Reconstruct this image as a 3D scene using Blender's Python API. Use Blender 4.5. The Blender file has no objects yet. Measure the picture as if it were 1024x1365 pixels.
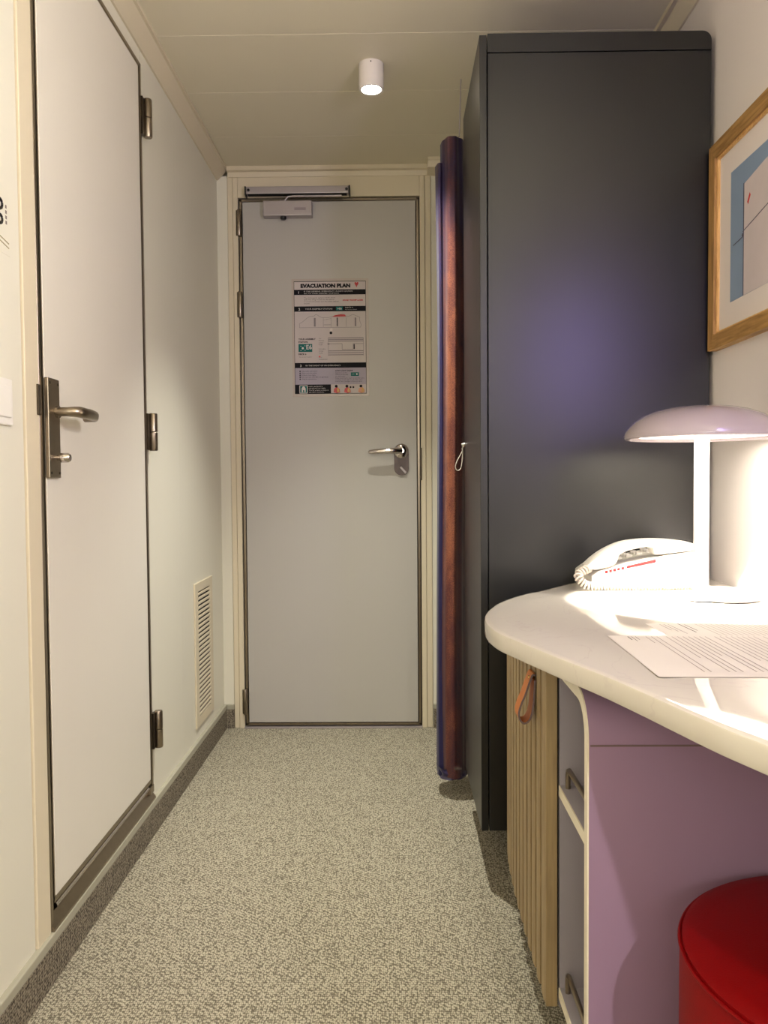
import bpy, bmesh, math, random
from mathutils import Vector, Matrix
random.seed(7)
C = bpy.context.scene.collection
S = bpy.context.scene
PI = math.pi

# ------------------------------------------------------------------ camera
cam_d = bpy.data.cameras.new('camera')
cam = bpy.data.objects.new('camera', cam_d); C.objects.link(cam)
cam_d.sensor_fit = 'HORIZONTAL'; cam_d.sensor_width = 36.0
cam_d.lens = 1087.84 / 1024 * 36.0
cam_d.clip_start = 0.02
_r = Vector((0.99989252, 0.01269099, -0.00734069))
_u = Vector((0.00686104, 0.0374338, 0.99927556))
_w = Vector((-0.01295658, 0.99921852, -0.0373427))
cam.matrix_world = Matrix(((_r.x, _u.x, -_w.x, 0), (_r.y, _u.y, -_w.y, 0), (_r.z, _u.z, -_w.z, 1.0), (0, 0, 0, 1)))
S.camera = cam

# ------------------------------------------------------------------ world and lights
w = bpy.data.worlds.new('world'); S.world = w; w.use_nodes = True
w.node_tree.nodes['Background'].inputs[0].default_value = (1, .93, .85, 1)
w.node_tree.nodes['Background'].inputs[1].default_value = 0.02

def lamp(name, kind, loc, energy, col, rot=(0, 0, 0), **kw):
    d = bpy.data.lights.new(name, kind); d.energy = energy; d.color = col
    for k, v in kw.items(): setattr(d, k, v)
    o = bpy.data.objects.new(name, d); C.objects.link(o)
    o.location = loc; o.rotation_euler = rot
    return o
WARM = (1.0, .86, .68)
# ceiling downlight behind the camera (its direction is fixed by the desk's shadow)
lamp('room_downlight_beam', 'SPOT', (.60, -1.36, 2.18), 66, (1, .97, .90), spot_size=math.radians(150), spot_blend=.5, shadow_soft_size=.03)
# purple mood lighting beside the desk, out of view
lamp('mood_light', 'AREA', (.70, .62, 1.50), 1.9, (.42, .30, 1.0), rot=(math.radians(90), 0, math.radians(15)), shape='RECTANGLE', size=.12, size_y=.5)
lamp('left_wall_fill', 'AREA', (.735, .55, 1.62), 16, (1, .975, .88), rot=Vector((-.94, -.24, .24)).to_track_quat('-Z', 'Y').to_euler(), shape='DISK', size=.35)  # added unseen fill that brightens the left wall and ceiling
# added fill light behind the camera, stands in for unseen cabin lighting
lamp('cabin_fill', 'AREA', (-.05, -2.0, 1.45), 14, (1, .96, .86), rot=(math.radians(140), 0, 0), shape='RECTANGLE', size=1.0, size_y=1.0)

vs = S.view_settings
S.display_settings.display_device = 'sRGB'
vs.view_transform = 'Standard'; vs.look = 'None'; vs.gamma = 1.0; vs.exposure = 1.0; vs.use_curve_mapping = False

# ------------------------------------------------------------------ materials
MATS = {}
def lin(c):
    return tuple(((x / 255) / 12.92 if x / 255 <= .04045 else ((x / 255 + .055) / 1.055) ** 2.4) for x in c)
def mat(name, rgb, rough=.5, metal=0, noise=0, nscale=40, bump=0, bscale=200, coat=0, spec=.5, stretch=None, coat_rough=.05):
    m = bpy.data.materials.new(name); m.use_nodes = True
    n, l = m.node_tree.nodes, m.node_tree.links; b = n['Principled BSDF']
    c = lin(rgb) + (1,)
    b.inputs['Base Color'].default_value = c
    b.inputs['Roughness'].default_value = rough; b.inputs['Metallic'].default_value = metal
    b.inputs['Coat Weight'].default_value = coat; b.inputs['Specular IOR Level'].default_value = spec
    b.inputs['Coat Roughness'].default_value = coat_rough
    tc = n.new('ShaderNodeTexCoord'); mp = n.new('ShaderNodeMapping'); l.new(tc.outputs['Object'], mp.inputs[0])
    if stretch: mp.inputs['Scale'].default_value = stretch
    if noise:
        t = n.new('ShaderNodeTexNoise'); t.inputs['Scale'].default_value = nscale; t.inputs['Detail'].default_value = 4
        l.new(mp.outputs[0], t.inputs[0])
        mx = n.new('ShaderNodeMix'); mx.data_type = 'RGBA'
        mx.inputs[6].default_value = tuple(x * (1 - noise) for x in c[:3]) + (1,)
        mx.inputs[7].default_value = tuple(min(1, x * (1 + noise)) for x in c[:3]) + (1,)
        l.new(t.outputs['Fac'], mx.inputs[0]); l.new(mx.outputs[2], b.inputs['Base Color'])
    if bump:
        t = n.new('ShaderNodeTexNoise'); t.inputs['Scale'].default_value = bscale; t.inputs['Detail'].default_value = 3
        l.new(mp.outputs[0], t.inputs[0])
        bp = n.new('ShaderNodeBump'); bp.inputs['Strength'].default_value = bump; bp.inputs['Distance'].default_value = .001
        l.new(t.outputs['Fac'], bp.inputs['Height']); l.new(bp.outputs[0], b.inputs['Normal'])
    MATS[name] = m
    return m
def emit(name, rgb, strength):
    m = bpy.data.materials.new(name); m.use_nodes = True
    b = m.node_tree.nodes['Principled BSDF']
    b.inputs['Base Color'].default_value = (*rgb, 1); b.inputs['Emission Color'].default_value = (*rgb, 1)
    b.inputs['Emission Strength'].default_value = strength
    return m

M_wall = mat('cream_laminate', (230, 226, 210), .38, noise=.02, nscale=3, bump=.08, bscale=350)
M_post = mat('ivory_profile', (224, 212, 186), .4)
M_leaf = mat('door_laminate', (231, 225, 213), .36, noise=.02, nscale=4, bump=.06, bscale=350)
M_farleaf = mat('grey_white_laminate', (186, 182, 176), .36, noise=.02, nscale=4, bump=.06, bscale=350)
M_ceil = mat('ceiling_panel', (222, 214, 190), .5, noise=.02, nscale=4)
M_trim = mat('cream_trim', (220, 208, 182), .45)
M_steel = mat('brushed_steel', (150, 138, 122), .3, 1, noise=.12, nscale=8, stretch=(6, 6, .6))
M_steel_d = mat('dark_steel', (84, 74, 62), .35, .9)
M_chrome = mat('chrome', (205, 198, 195), .1, 1)
M_alu = mat('silver_paint', (176, 168, 170), .38, .55)
M_black = mat('black_gap', (14, 12, 11), .7)
M_plastic_b = mat('black_plastic', (22, 22, 24), .4)
M_navy = mat('navy_lacquer', (9, 10, 12), .34, noise=.03, nscale=5, bump=.05, bscale=500, spec=.6)
M_white = mat('white_plastic', (240, 236, 228), .3)
M_lampw = mat('white_enamel', (236, 228, 222), .16, coat=.6)
M_shade = mat('shade_enamel', (170, 158, 162), .16, coat=.5)
M_lilac = mat('lilac_laminate', (150, 122, 150), .6, noise=.015, nscale=5)
M_greyin = mat('pale_grey_laminate', (160, 154, 162), .5)
M_edge = mat('cream_edge_band', (232, 224, 204), .45)
M_red = mat('red_leatherette', (120, 0, 3), .5, spec=.15, noise=.06, nscale=300, bump=.25, bscale=600)
M_leather = mat('tan_leather', (204, 122, 54), .5, noise=.1, nscale=60, bump=.2, bscale=300)
M_leather_e = mat('leather_edge', (112, 92, 92), .6)
M_brass = mat('brass', (214, 176, 104), .25, 1)
M_cord = mat('white_cord', (222, 212, 200), .7)
M_redprint = mat('red_print', (196, 14, 12), .4)
M_paper = mat('paper', (206, 199, 190), .75, noise=.01, nscale=20)
M_ink = mat('grey_ink', (120, 108, 100), .7)
M_ink_d = mat('dark_ink', (40, 34, 40), .7)
M_posterw = mat('poster_paper', (206, 196, 194), .6, spec=.2)
M_posterl = mat('poster_lilac', (178, 170, 184), .6, spec=.2)
M_posterb = mat('poster_black', (14, 12, 20), .6, spec=.2)
M_posterg = mat('poster_green', (16, 104, 100), .6, spec=.2)
M_posterw2 = mat('poster_white_ink', (214, 208, 206), .35)
M_posterr = mat('poster_red', (184, 22, 30), .35)
M_posterk = mat('poster_grey_line', (128, 118, 122), .35)
M_postery = mat('poster_yellow', (206, 158, 70), .35)
M_posters = mat('poster_skin', (206, 140, 104), .35)
M_film = mat('poster_film_edge', (190, 178, 170), .25)
M_mat = mat('picture_mount', (224, 214, 210), .6)
M_print_b = mat('print_blue', (132, 152, 180), .4, noise=.04, nscale=10)
M_print_w = mat('print_pale_wall', (206, 194, 196), .4, noise=.05, nscale=30)
M_line = mat('print_line', (78, 74, 92), .5)

def wood(name, a, b_, sc=(1, 1, 1), scale=9):
    m = bpy.data.materials.new(name); m.use_nodes = True
    n, l = m.node_tree.nodes, m.node_tree.links; b = n['Principled BSDF']; b.inputs['Roughness'].default_value = .5
    tc = n.new('ShaderNodeTexCoord'); mp = n.new('ShaderNodeMapping'); mp.inputs['Scale'].default_value = sc
    l.new(tc.outputs['Object'], mp.inputs[0])
    t = n.new('ShaderNodeTexNoise'); t.inputs['Scale'].default_value = scale; t.inputs['Detail'].default_value = 8; t.inputs['Distortion'].default_value = .6
    l.new(mp.outputs[0], t.inputs[0])
    r = n.new('ShaderNodeValToRGB'); r.color_ramp.elements[0].position = .35; r.color_ramp.elements[1].position = .66
    r.color_ramp.elements[0].color = (*lin(a), 1); r.color_ramp.elements[1].color = (*lin(b_), 1)
    l.new(t.outputs['Fac'], r.inputs[0]); l.new(r.outputs[0], b.inputs['Base Color'])
    bp = n.new('ShaderNodeBump'); bp.inputs['Strength'].default_value = .15; bp.inputs['Distance'].default_value = .001
    l.new(t.outputs['Fac'], bp.inputs['Height']); l.new(bp.outputs[0], b.inputs['Normal'])
    return m
M_oak = wood('oak_slat', (146, 124, 90), (166, 144, 106), (14, 14, .9))
M_groove = mat('groove_shade', (66, 50, 34), .9)  # door backing, the shade between slats is put into its colour
M_oak_f = wood('oak_frame_upright', (140, 104, 56), (178, 138, 82), (16, 16, 1.2))
M_oak_h = wood('oak_frame_rail', (140, 104, 56), (178, 138, 82), (16, 1.2, 16))

def carpet(name, a, b_, scale=1.0, vert=False):
    """woven loop pile: rows of short slanted yarn loops, light yarn over dark"""
    m = bpy.data.materials.new(name); m.use_nodes = True
    n, l = m.node_tree.nodes, m.node_tree.links; b = n['Principled BSDF']
    b.inputs['Roughness'].default_value = .95; b.inputs['Specular IOR Level'].default_value = .1
    tc = n.new('ShaderNodeTexCoord'); mp = n.new('ShaderNodeMapping')
    mp.inputs['Scale'].default_value = (1.0, .62, 1.0) if not vert else (1, 1, .7)
    l.new(tc.outputs['Object'], mp.inputs[0])
    v = n.new('ShaderNodeTexVoronoi'); v.inputs['Scale'].default_value = 175 * scale; v.inputs['Randomness'].default_value = .55
    l.new(mp.outputs[0], v.inputs['Vector'])
    ns = n.new('ShaderNodeTexNoise'); ns.inputs['Scale'].default_value = 260 * scale; ns.inputs['Detail'].default_value = 2
    l.new(tc.outputs['Object'], ns.inputs[0])
    wv = n.new('ShaderNodeTexWave'); wv.inputs['Scale'].default_value = 26 * scale; wv.inputs['Distortion'].default_value = 3; wv.inputs['Detail Scale'].default_value = 6
    wv.inputs['Detail'].default_value = 2
    mw = n.new('ShaderNodeMapping'); mw.inputs['Rotation'].default_value = (0, 0, 2.2)
    l.new(tc.outputs['Object'], mw.inputs[0]); l.new(mw.outputs[0], wv.inputs['Vector'])
    a1 = n.new('ShaderNodeMath'); a1.operation = 'MULTIPLY_ADD'; l.new(v.outputs['Distance'], a1.inputs[0]); a1.inputs[1].default_value = -1.0; a1.inputs[2].default_value = .95
    a2 = n.new('ShaderNodeMath'); a2.operation = 'MULTIPLY_ADD'; l.new(ns.outputs['Fac'], a2.inputs[0]); a2.inputs[1].default_value = .55; l.new(a1.outputs[0], a2.inputs[2])
    a3 = n.new('ShaderNodeMath'); a3.operation = 'MULTIPLY_ADD'; l.new(wv.outputs['Fac'], a3.inputs[0]); a3.inputs[1].default_value = .16; l.new(a2.outputs[0], a3.inputs[2])
    r = n.new('ShaderNodeValToRGB')
    r.color_ramp.elements[0].position = .62; r.color_ramp.elements[1].position = 1.08
    r.color_ramp.elements[0].color = (*lin(a), 1); r.color_ramp.elements[1].color = (*lin(b_), 1)
    l.new(a3.outputs[0], r.inputs[0]); l.new(r.outputs[0], b.inputs['Base Color'])
    bp = n.new('ShaderNodeBump'); bp.inputs['Strength'].default_value = .7; bp.inputs['Distance'].default_value = .0025
    l.new(a3.outputs[0], bp.inputs['Height']); l.new(bp.outputs[0], b.inputs['Normal'])
    return m
M_carpet = carpet('loop_carpet', (104, 97, 83), (190, 183, 162), 1.45)
M_carpet_b = carpet('skirting_carpet', (74, 67, 59), (156, 146, 128), 1.3, True)

def stone():
    m = bpy.data.materials.new('white_solid_surface'); m.use_nodes = True
    n, l = m.node_tree.nodes, m.node_tree.links; b = n['Principled BSDF']
    b.inputs['Roughness'].default_value = .045; b.inputs['Specular IOR Level'].default_value = .65
    tc = n.new('ShaderNodeTexCoord')
    t = n.new('ShaderNodeTexNoise'); t.inputs['Scale'].default_value = 5; t.inputs['Detail'].default_value = 6; t.inputs['Distortion'].default_value = 1.6
    l.new(tc.outputs['Object'], t.inputs[0])
    s = n.new('ShaderNodeMath'); s.operation = 'SUBTRACT'; l.new(t.outputs['Fac'], s.inputs[0]); s.inputs[1].default_value = .5
    a = n.new('ShaderNodeMath'); a.operation = 'ABSOLUTE'; l.new(s.outputs[0], a.inputs[0])
    r = n.new('ShaderNodeValToRGB'); r.color_ramp.elements[0].position = 0; r.color_ramp.elements[1].position = .012
    r.color_ramp.elements[0].color = (*lin((201, 193, 184)), 1); r.color_ramp.elements[1].color = (*lin((206, 199, 188)), 1)
    l.new(a.outputs[0], r.inputs[0]); l.new(r.outputs[0], b.inputs['Base Color'])
    return m
M_stone = stone()

def organza():
    """shot organza: copper weft over violet warp, a little see-through"""
    m = bpy.data.materials.new('shot_organza'); m.use_nodes = True
    n, l = m.node_tree.nodes, m.node_tree.links; b = n['Principled BSDF']
    tc = n.new('ShaderNodeTexCoord'); mp = n.new('ShaderNodeMapping'); mp.inputs['Scale'].default_value = (22, 22, 7)
    l.new(tc.outputs['Object'], mp.inputs[0])
    t = n.new('ShaderNodeTexNoise'); t.inputs['Scale'].default_value = 1.1; t.inputs['Detail'].default_value = 3; t.inputs['Distortion'].default_value = .3
    l.new(mp.outputs[0], t.inputs[0])
    f = n.new('ShaderNodeTexNoise'); f.inputs['Scale'].default_value = 420
    l.new(tc.outputs['Object'], f.inputs[0])
    at = n.new('ShaderNodeAttribute'); at.attribute_name = 'warp'; at.attribute_type = 'GEOMETRY'
    ad = n.new('ShaderNodeMath'); ad.operation = 'MULTIPLY_ADD'; l.new(f.outputs['Fac'], ad.inputs[0]); ad.inputs[1].default_value = .55
    th = n.new('ShaderNodeMath'); th.operation = 'MULTIPLY_ADD'; th.inputs[1].default_value = .55; th.inputs[2].default_value = .16; l.new(t.outputs['Fac'], th.inputs[0]); l.new(th.outputs[0], ad.inputs[2])
    a2 = n.new('ShaderNodeMath'); a2.operation = 'MULTIPLY_ADD'; l.new(at.outputs['Fac'], a2.inputs[0]); a2.inputs[1].default_value = -.75; l.new(ad.outputs[0], a2.inputs[2])
    r = n.new('ShaderNodeValToRGB'); e = r.color_ramp.elements
    e[0].position = .0; e[0].color = (*lin((40, 36, 92)), 1)
    e[1].position = .86; e[1].color = (*lin((196, 122, 86)), 1)
    x = e.new(.30); x.color = (*lin((50, 24, 52)), 1)
    x = e.new(.55); x.color = (*lin((104, 52, 50)), 1)
    l.new(a2.outputs[0], r.inputs[0]); l.new(r.outputs[0], b.inputs['Base Color'])
    b.inputs['Roughness'].default_value = .45; b.inputs['Metallic'].default_value = .35
    b.inputs['Sheen Weight'].default_value = .1; b.inputs['Alpha'].default_value = .9
    return m
M_org = organza()

# ------------------------------------------------------------------ builders
ORG = {}
def obj(name, bm, m, parent=None, smooth=False, data=None):
    org = ORG.get(parent.name, Vector()) if parent else Vector()
    if data is None:
        if org.length: bmesh.ops.translate(bm, verts=bm.verts, vec=-org)
        bmesh.ops.recalc_face_normals(bm, faces=bm.faces)
        me = bpy.data.meshes.new(name); bm.to_mesh(me); bm.free()
        if smooth:
            me.polygons.foreach_set('use_smooth', [True] * len(me.polygons))
            if hasattr(me, 'set_sharp_from_angle'): me.set_sharp_from_angle(angle=math.radians(38))
        me.materials.append(m)
    else: me = data
    o = bpy.data.objects.new(name, me); C.objects.link(o)
    if parent: o.parent = parent
    ORG[o.name] = org
    return o
def tag(o, label, cat, group=None, kind=None):
    o['label'] = label; o['category'] = cat
    if group: o['group'] = group
    if kind: o['kind'] = kind
    return o
def thing(name, label, cat, loc=(0, 0, 0), group=None, kind=None):
    o = bpy.data.objects.new(name, None); C.objects.link(o); o.location = loc; o.empty_display_size = .1
    ORG[o.name] = Vector(loc)
    return tag(o, label, cat, group, kind)
def part_label(o, t): o['label'] = t; return o

def box(bm, x0, x1, y0, y1, z0, z1, bev=0, seg=2):
    r = bmesh.ops.create_cube(bm, size=1)
    vs_ = r['verts']
    bmesh.ops.scale(bm, vec=(abs(x1 - x0), abs(y1 - y0), abs(z1 - z0)), verts=vs_)
    bmesh.ops.translate(bm, vec=((x0 + x1) / 2, (y0 + y1) / 2, (z0 + z1) / 2), verts=vs_)
    if bev:
        es = list({e for v in vs_ for e in v.link_edges})
        bmesh.ops.bevel(bm, geom=es, offset=bev, segments=seg, profile=.6, affect='EDGES')
    return bm
def B(*a, **k):
    return box(bmesh.new(), *a, **k)
def prism(bm, pts, lo, hi, axis='z'):
    """extrude a polygon: pts are (a,b) in the plane across axis"""
    def P(a, b, c):
        return {'z': (a, b, c), 'y': (a, c, b), 'x': (c, a, b)}[axis]
    v0 = [bm.verts.new(P(a, b, lo)) for a, b in pts]; v1 = [bm.verts.new(P(a, b, hi)) for a, b in pts]
    bm.faces.new(v0); bm.faces.new(v1[::-1])
    k = len(pts)
    for i in range(k): bm.faces.new((v0[i], v0[(i + 1) % k], v1[(i + 1) % k], v1[i]))
    return bm
def tube(bm, pts, r, seg=12, closed=False, flat=1.0, ref=None):
    pts = [Vector(p) for p in pts]; N = len(pts); rings = []
    for i, p in enumerate(pts):
        a = pts[(i - 1) % N] if (closed or i > 0) else p
        b = pts[(i + 1) % N] if (closed or i < N - 1) else p
        t = (b - a).normalized()
        up = Vector(ref) if ref else (Vector((0, 0, 1)) if abs(t.z) < .95 else Vector((1, 0, 0)))
        s = t.cross(up).normalized(); u = s.cross(t).normalized()
        rr = r[i] if isinstance(r, (list, tuple)) else r
        rings.append([bm.verts.new(p + s * math.cos(2 * PI * k / seg) * rr + u * math.sin(2 * PI * k / seg) * rr * flat) for k in range(seg)])
    M = N if closed else N - 1
    for i in range(M):
        A, Bq = rings[i], rings[(i + 1) % N]
        for k in range(seg): bm.faces.new((A[k], A[(k + 1) % seg], Bq[(k + 1) % seg], Bq[k]))
    if not closed:
        bm.faces.new(rings[0][::-1]); bm.faces.new(rings[-1])
    return bm
def lathe(bm, prof, cx, cy, seg=48, axis='z'):
    rings = []
    for r, z in prof:
        ring = []
        for k in range(seg):
            a = 2 * PI * k / seg; p = (r * math.cos(a), r * math.sin(a), z)
            if axis == 'z': q = (cx + p[0], cy + p[1], p[2])
            elif axis == 'y': q = (cx + p[0], p[2], cy + p[1])
            else: q = (p[2], cx + p[0], cy + p[1])
            ring.append(bm.verts.new(q))
        rings.append(ring)
    for A, Bq in zip(rings, rings[1:]):
        for k in range(seg): bm.faces.new((A[k], A[(k + 1) % seg], Bq[(k + 1) % seg], Bq[k]))
    bm.faces.new(rings[0][::-1]); bm.faces.new(rings[-1])
    return bm
def arc(cx, cy, r, a0, a1, n=8):
    return [(cx + r * math.cos(math.radians(a0 + (a1 - a0) * i / n)), cy + r * math.sin(math.radians(a0 + (a1 - a0) * i / n))) for i in range(n + 1)]
def catmull(P, n=8, closed=False):
    out = []; N = len(P)
    for i in range(N if closed else N - 1):
        g = (lambda k: P[k % N]) if closed else (lambda k: P[max(0, min(N - 1, k))])
        p0, p1, p2, p3 = [Vector(g(i + d)) for d in (-1, 0, 1, 2)]
        for j in range(n):
            t = j / n
            out.append(.5 * ((2 * p1) + (p2 - p0) * t + (2 * p0 - 5 * p1 + 4 * p2 - p3) * t * t + (3 * p1 - p0 - 3 * p2 + p3) * t ** 3))
    if not closed: out.append(Vector(P[-1]))
    return out
def text_bm(bm, s, size, place, bold=0, width=None):
    """flat lettering; place(x, y) maps text plane to the world"""
    cu = bpy.data.curves.new('lettering', 'FONT'); cu.body = s; cu.size = size; cu.offset = bold; cu.resolution_u = 2
    to = bpy.data.objects.new('lettering', cu); C.objects.link(to)
    bpy.context.view_layer.update()
    dg = bpy.context.evaluated_depsgraph_get()
    me = bpy.data.meshes.new_from_object(to.evaluated_get(dg))
    xs = [v.co.x for v in me.vertices] or [0, 1]
    k = (width / (max(xs) - min(xs))) if width else 1
    vv = [bm.verts.new(place((v.co.x - min(xs)) * k, v.co.y)) for v in me.vertices]
    for p in me.polygons:
        try: bm.faces.new([vv[i] for i in p.vertices])
        except ValueError: pass
    bpy.data.objects.remove(to); bpy.data.curves.remove(cu); bpy.data.meshes.remove(me)
    return bm

FLOOR = 0.0; CZ = 2.247; XL = -.70; XR = .775; YF = 3.2885; YB = -4.2
# ------------------------------------------------------------------ SETTING
tag(obj('floor', B(XL - .1, XR + .1, YB - .1, YF + .1, -.05, 0), M_carpet), 'beige grey woven loop carpet on the cabin floor', 'floor', kind='structure')

# ceiling of wide flat planks with fine joints
ceil = tag(obj('ceiling', B(XL - .1, XR + .1, YB - .1, YF + .1, CZ + .006, CZ + .05), M_ceil), 'pale ceiling of wide smooth planks', 'ceiling', kind='structure')
y = YF - .3
edges = [YF]
while y > YB: edges.append(y); y -= .335
edges.append(YB)
for a, b in zip(edges, edges[1:]):
    obj('ceiling_plank', B(XL, XR, b + .0008, a - .0008, CZ, CZ + .006, bev=.0012, seg=1), M_ceil, ceil)

def lip_trim(name, pts, lo, hi, axis, label):
    return tag(obj(name, prism(bmesh.new(), pts, lo, hi, axis), M_trim, smooth=False), label, 'trim', kind='structure')
# left cove profile (x,z)
lip_trim('trim_1', [(XL, 2.203), (XL + .006, 2.203), (XL + .038, 2.236), (-.654, 2.236), (-.654, CZ), (XL, CZ)], YB, YF - .001, 'y', 'cream cove trim along the top of the left wall')
lip_trim('trim_2', [(XR, 2.203), (XR - .006, 2.203), (XR - .032, 2.238), (.729, 2.234), (.729, CZ), (XR, CZ)], YB, YF - .001, 'y', 'cove trim above the picture wall and the wardrobe')
lip_trim('trim_3', [(YF, 2.21), (YF - .012, 2.21), (YF - .016, 2.228), (YF - .03, 2.231), (YF - .03, CZ), (YF, CZ)], -.654, .137, 'x', 'cream trim where the ceiling meets the entrance door wall')
lip_trim('trim_4', [(YF, 2.21), (YF - .09, 2.212), (YF - .095, 2.235), (YF - .1, 2.235), (YF - .1, CZ), (YF, CZ)], .137, XR, 'x', 'deeper stepped trim between entrance door wall and curtain')

# left wall: panels round door_1
wl = tag(obj('wall_left', B(XL - .08, XL - .012, YB, YF, 0, CZ), M_wall), 'cream laminate wall on the left, panelled', 'wall', kind='structure')
def wpanel(y0, y1, z0, z1, m=M_wall, proud=0):
    return obj('wall_panel', B(XL - .012, XL + proud, y0, y1, z0, z1, bev=.0015, seg=1), m, wl)
wpanel(YB, .34, .09, 2.21); wpanel(.343, 1.538, .09, 2.21)
part_label(obj('door_post', B(XL - .012, XL + .004, 1.5415, 1.600, .09, 2.21, bev=.002), M_post, wl), 'ivory upright strip beside the side door')
for a_, b_ in ((2.304, 2.6597), (2.6605, YF)): obj('wall_panel', B(XL - .012, XL, a_, b_, .09, 2.21), M_wall, wl)
obj('header_panel', B(XL - .012, XL, 1.602, 2.302, 2.165, 2.21, bev=.0015, seg=1), M_wall, wl)

# far wall
wf = tag(obj('wall_far', B(XL - .08, XR + .08, YF + .04, YF + .1, 0, CZ), M_wall), 'wall that holds the entrance door', 'wall', kind='structure')
def fstrip(name, x0, x1, z0, z1, m, proud=0, **k):
    return obj(name, B(x0, x1, YF - proud, YF + .04, z0, z1, bev=.0015, seg=1), m, wf)
fstrip('wall_panel', XL - .02, -.658, 0, 2.22, M_wall)
fstrip('door_casing', -.657, -.6365, 0, 2.22, M_post, .004)
fstrip('door_casing', -.6355, -.6155, 0, 2.22, M_post, .008)
fstrip('door_casing', .1075, .127, 0, 2.22, M_post, .008)
fstrip('door_casing', .128, .151, 0, 2.22, M_post, .004)
fstrip('door_casing', -.6150, .107, 2.1315, 2.22, M_post, .008)
fstrip('wall_panel', .152, XR, 0, 2.22, M_wall)

# right wall, back wall
tag(obj('wall_right', B(XR, XR + .08, YB, YF, 0, CZ), mat('cool_cream_laminate', (228, 220, 218), .4, noise=.02, nscale=3, bump=.1, bscale=300)), 'cream wall on the right behind the desk', 'wall', kind='structure')
tag(obj('wall_back', B(XL - .08, XR + .08, YB - .08, YB, 0, CZ), mat('darkened_back_wall', (70, 62, 66), .9)), 'unseen wall behind the viewer, darkened to dim reflections', 'wall', kind='structure')  # out of view, colour darkened so the wardrobe reflects less light

# skirting: carpet band with a pale top rail
def skirting(name, rects, label):
    t = thing(name, label, 'skirting', (0, 0, 0), kind='structure')
    for (x0, x1, y0, y1, axis) in rects:
        obj('carpet_band', B(x0, x1, y0, y1, .0, .078), M_carpet_b, t)
        obj('top_rail', B(x0, x1, y0, y1, .078, .098, bev=.003), mat('rail_grey', (170, 166, 148), .45) if 'rail_grey' not in MATS else MATS['rail_grey'], t)
    return t
skirting('baseboard_left', [(XL - .002, XL + .012, YB, YF - .001, 'y')], 'carpet covered skirting with pale top rail along the left wall')
skirting('baseboard_far', [(XL + .012, -.658, YF - .012, YF - .0002, 'x')], 'short piece of dark carpet skirting left of the entrance door')
skirting('baseboard_far_right', [(.153, XR, YF - .012, YF - .0002, 'x')], 'carpet skirting behind the curtain right of the entrance door')

# ------------------------------------------------------------------ door_1, the side door in the left wall
d1 = thing('door_1', 'cream side door in a thin steel frame in the left wall', 'door', (XL, 1.95, .10), kind='structure')
obj('rebate', B(XL - .012, XL - .008, 1.601, 2.303, .098, 2.164), M_black, d1)
fb = bmesh.new()
box(fb, XL - .012, XL + .004, 1.601, 1.613, .098, 2.162, bev=.001, seg=1)
box(fb, XL - .012, XL + .004, 2.288, 2.300, .12, 2.162, bev=.001, seg=1)
box(fb, XL - .012, XL + .004, 1.601, 2.300, 2.150, 2.162, bev=.001, seg=1)
obj('frame', fb, M_steel, d1)
leaf1 = obj('leaf', B(XL - .008, XL + .006, 1.622, 2.268, .163, 2.142, bev=.0015), M_leaf, d1)
eb = bmesh.new()
box(eb, XL - .008, XL + .0045, 1.617, 1.622, .158, 2.146); box(eb, XL - .008, XL + .0045, 2.268, 2.276, .158, 2.146)
box(eb, XL - .008, XL + .0045, 1.617, 2.276, .150, .163); box(eb, XL - .008, XL + .0045, 1.617, 2.276, 2.142, 2.148)
obj('leaf_edging', eb, M_steel, leaf1)
sb = bmesh.new()
prism(sb, [(XL - .012, .098), (XL + .010, .098), (XL + .010, .104), (XL - .006, .124), (XL - .012, .124)], 1.602, 2.30, 'y')
obj('threshold', sb, M_steel, d1)
obj('sill_bar', tube(bmesh.new(), [(XL - .002, 1.63, .138), (XL - .002, 2.26, .138)], .0065, 12), M_chrome, d1, smooth=True)
obj('sill_end_block', B(XL - .01, XL + .006, 2.262, 2.300, .118, .140, bev=.003), M_steel, d1)
def hinge_left(z):
    b = bmesh.new()
    lathe(b, [(.0105, z), (.0120, z + .003), (.0120, z + .051), (.0108, z + .0525)], XL + .016, 2.318, 20)
    lathe(b, [(.0108, z + .0535), (.0120, z + .055), (.0120, z + .103), (.0105, z + .106)], XL + .016, 2.318, 20)
    h = obj('hinge', b, M_steel, d1, smooth=True)
    obj('hinge_leaf', B(XL + .002, XL + .010, 2.291, 2.314, z + .002, z + .104), M_steel_d, h)
for z in (1.968, 1.092, .240): hinge_left(z)
# long plate handle
pl = obj('handle_plate', B(XL + .006, XL + .015, 1.618, 1.672, 1.012, 1.212, bev=.002), M_steel, d1)
hb = bmesh.new()
lx = XL + .015
lathe(hb, [(.012, lx), (.012, lx + .006)], 1.655, 1.146, 20, 'x')
obj('handle_collar', hb, M_chrome, pl, smooth=True)
path = [(lx, 1.652, 1.146), (lx + .022, 1.652, 1.146), (lx + .036, 1.655, 1.146), (lx + .044, 1.664, 1.146), (lx + .046, 1.68, 1.145), (lx + .046, 1.71, 1.145), (lx + .045, 1.738, 1.144), (lx + .042, 1.750, 1.143), (lx + .020, 1.754, 1.142)]
obj('lever', tube(bmesh.new(), path, [.0095, .0095, .0105, .0115, .0115, .0115, .011, .011, .010], 16), M_steel, pl, smooth=True)
kb = bmesh.new(); lathe(kb, [(.006, lx), (.006, lx + .006), (.010, lx + .008), (.010, lx + .022), (.007, lx + .026)], 1.655, 1.053, 20, 'x')
obj('thumb_turn', kb, M_chrome, pl, smooth=True)
kb = bmesh.new()
for yy in (1.625, 1.665):
    for zz in (1.022, 1.202): lathe(kb, [(.003, lx), (.003, lx + .001)], yy, zz, 10, 'x')
obj('screw', kb, M_steel_d, pl)
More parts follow.
